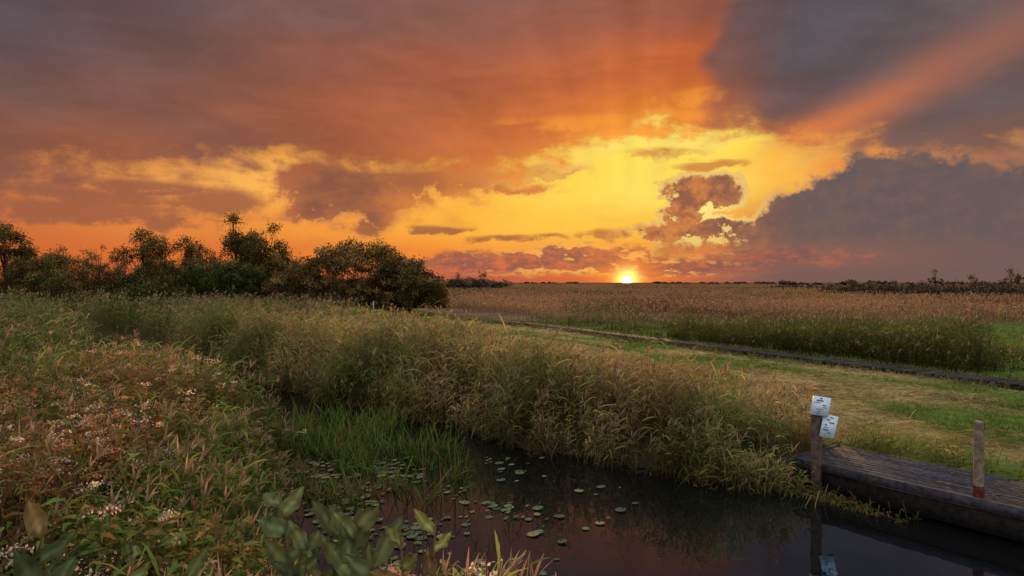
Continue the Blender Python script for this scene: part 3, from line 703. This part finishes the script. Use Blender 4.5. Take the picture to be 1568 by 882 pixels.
col=mix(smooth(st+fine*2.8+wisp*1.4,-0.45,0.55)*0.88,col,mix(near,lin((158,95,68)),lin((214,134,68))))
lb=blobs([(760,403,130,20),(900,398,120,24),(1060,410,150,13),(1180,395,130,18),(690,402,60,14)],comb(Az+wisp*3.0,El+fine*1.6))
lowf=noise(comb(Az*0.8,El*1.9,20.0),0.9,5,0.6)-0.5
lbd=lb*0.7+lowf*2.2+wisp*1.0+0.0
lowc=mix(smooth(lowf*1.5+fine*1.2,-0.2,0.35),lin((142,88,78)),lin((212,112,70)))
lba=smooth(lbd,-0.22,0.30)*smooth(lb,-0.3,0.3)
lrim=smooth(lbd,-0.35,-0.02)*(1.0-smooth(lbd,0.0,0.32))*smooth(lb,-0.3,0.3)
col=mix(lba*0.92,col,lowc)
col=mix(lrim*(1.0-smooth(m_('ABSOLUTE',Az-8.0),4.0,14.0))*0.85,col,lin((255,186,90)))
P1=comb(Az+w1*3+fine*3.6,El+w2*1.2+fine*3.0)
lump=blobs([(545,295,95,46),(500,285,70,40),(480,318,36,24),(572,335,36,30),(650,278,120,26),(790,288,62,13),(720,272,80,20),(840,262,60,10)],P1)
ld=lump+fine*2.0+wisp*1.2
col=layer(col,ld,0.42,mix(smooth(fine*1.4+wisp-ld*0.25,-0.35,0.25),mix(smooth(Az,-14.0,-3.0),lin((138,88,68)),lin((194,114,64))),mix(smooth(Az,-14.0,-3.0),lin((190,112,68)),lin((236,146,64)))),0.35,0.5)
edge=curve(AW*0.35+Az*0.65,[(-400,330),(0,288),(200,274),(330,258),(450,258),(500,262),(600,268),(740,272),(830,252),(900,238),(1000,222),(1080,214),(1150,216),(1185,236),(1230,228),(1300,232),(1350,243),(1480,240),(1520,238),(1568,232),(1900,215)])
dd=(El-edge)*0.5+wisp*3.2+w2*1.4+fine*2.6
shade=smooth(wisp*1.1+w2*0.8+fine*0.35,-0.4,0.4)
deck2=mix(shade,vm('SCALE',deckc,scale=0.84),vm('SCALE',deckc,scale=1.14))
al=smooth(dd,-0.6,1.0); col=mix(al,col,deck2)
rim=smooth(dd,-0.8,0.05)*(1.0-smooth(dd,0.05,1.7)); col=mix(rim*near*0.85,col,mix(smooth(dd,-0.2,1.0),lin((255,230,115)),lin((250,160,64))))
br=blobs([(880,190,110,14),(1055,150,45,12),(960,205,100,12),(1030,175,60,10)],comb(Az+wisp*4,El+wisp*2.0+fine*1.6))
col=mix(smooth(br+wisp*1.5+fine*2.4,-0.25,0.8)*0.6,col,lin((252,160,60)))
ang=m_('ARCTAN2',El-sunE,Az-sunA)
fan=noise(comb(ang*5.0,0.0,2.0),1.0,2,0.5)-0.5
fanm=smooth(El,5.0,13.0)
col=vm('SCALE',col,scale=1.0+fan*fanm*0.5)
a1,e1=S(1165,240); a2,e2=S(1568,45); ll=math.hypot(a2-a1,e2-e1); ux,uy=(a2-a1)/ll,(e2-e1)/ll
ta=(Az-a1)*ux+(El-e1)*uy; qa=(El-e1)*ux-(Az-a1)*uy
wid=1.0+m_('MAXIMUM',ta,0.0)*0.05; qq=(qa+w2*1.6+wisp*1.2)/wid
ray=m_('EXPONENT',qq*qq*-1.0)*smooth(ta,-1.5,4.0)*(1.0-smooth(ta,8.0,26.0)*0.65)
col=mix(ray*0.76,col,mix(smooth(ta,2.0,15.0),lin((234,130,66)),lin((176,108,84))))
tope=curve(Az,[(-400,436),(900,436),(985,420),(1010,375),(1080,372),(1140,355),(1160,330),(1200,298),(1260,272),(1310,246),(1360,243),(1430,240),(1480,244),(1500,258),(1530,262),(1568,252),(1700,240),(1900,250)])
bil=m_('ABSOLUTE',noise(comb(Az,El,12.0),0.75,4,0.55)-0.5)
bd=(tope-El)*0.45+fine*1.8-bil*1.6+0.28+w2*0.4
puff=blobs([(1070,290,54,24),(1050,312,34,34),(1030,354,70,14),(1104,292,34,24),(1095,350,50,16),(1170,360,80,22)],comb(Az+fine*4.0,El+fine*3.6))
bank=m_('MAXIMUM',bd,puff*1.3+fine*2.6-bil*1.6+0.12)
bankc=mix(smooth(Az,13.0,25.0),lin((150,94,70)),lin((103,89,88)))
bankc=mix(smooth(El,0.5,3.0),lin((120,90,84)),bankc)
lit=smooth(fine*1.6+bil*1.4,-0.12,0.35)
bankc=mix(lit*0.65*(1.0-smooth(Az,14.5,22.0)*0.92),bankc,lin((236,148,74)))
ba=smooth(bank,-0.2,0.34)*smooth(El,0.8,4.0)
rimB=smooth(bank,-0.3,-0.02)*(1.0-smooth(bank,0.0,0.42))*smooth(El,1.8,3.6)
nearB=m_('EXPONENT',m_('MULTIPLY',vm('DISTANCE',comb(Az,El),(S(1080,320)[0],S(1080,320)[1],0)),-0.21))
col=mix(ba,col,bankc); col=mix(m_('MINIMUM',rimB*nearB*2.3,1.0),col,mix(nearB,lin((220,144,88)),lin((255,232,130))))
hz=(1.0-smooth(El,0.3,2.8))*smooth(Az,12.0,24.0); col=mix(hz*0.8,col,lin((118,92,87)))
sky=nt.nodes.new('ShaderNodeTexSky'); sky.sky_type='NISHITA'; sky.sun_disc=False; sky.sun_elevation=math.radians(3.0); sky.sun_rotation=SUN_AZ; sky.dust_density=2.0
nsk=vm('SCALE',V(sky.outputs[0]),scale=0.12)
cn=noise(DIR,3.2,4,0.55); cl=mix(smooth(cn,0.4,0.62),(0.55,0.58,0.66),(1.7,1.5,1.25))
amb=vm('ADD',nsk,cl)
fa=m_('MAXIMUM',smooth(El,24.0,38.0),smooth(m_('ABSOLUTE',Az),46.0,95.0)*0.8)
AMB=1.06  # unseen sky overhead and behind camera, brightened to light the foreground
col=mix(fa,col,vm('SCALE',amb,scale=AMB))
g1=m_('EXPONENT',sd*sd*-1.3); g2=m_('EXPONENT',sd*sd*-0.10)
col=mix(g2*0.42,col,(1.0,0.30,0.03))
col=vm('ADD',col,vm('SCALE',(2.6,1.3,0.3),scale=g1))
disc=1.0-smooth(sd,0.28,0.40)
col=vm('ADD',col,vm('SCALE',(26.0,21.0,12.0),scale=disc))
bg=nt.nodes.new('ShaderNodeBackground'); L(col.k,bg.inputs[0]); bg.inputs[1].default_value=1.0
wo=nt.nodes.new('ShaderNodeOutputWorld'); L(bg.outputs[0],wo.inputs[0])
w.cycles.sampling_method='NONE'

# ------------------------------------------------------------------ sun
sl=bpy.data.lights.new('sun','SUN'); sl.energy=5.0; sl.angle=math.radians(0.6); sl.color=(1.0,0.55,0.2)
so=bpy.data.objects.new('sun',sl); scene.collection.objects.link(so)
el=math.radians(3.6); d=Vector((math.sin(SUN_AZ)*math.cos(el),math.cos(SUN_AZ)*math.cos(el),math.sin(el)))
so.rotation_euler=d.to_track_quat('Z','Y').to_euler(); so.location=(20,100,30)
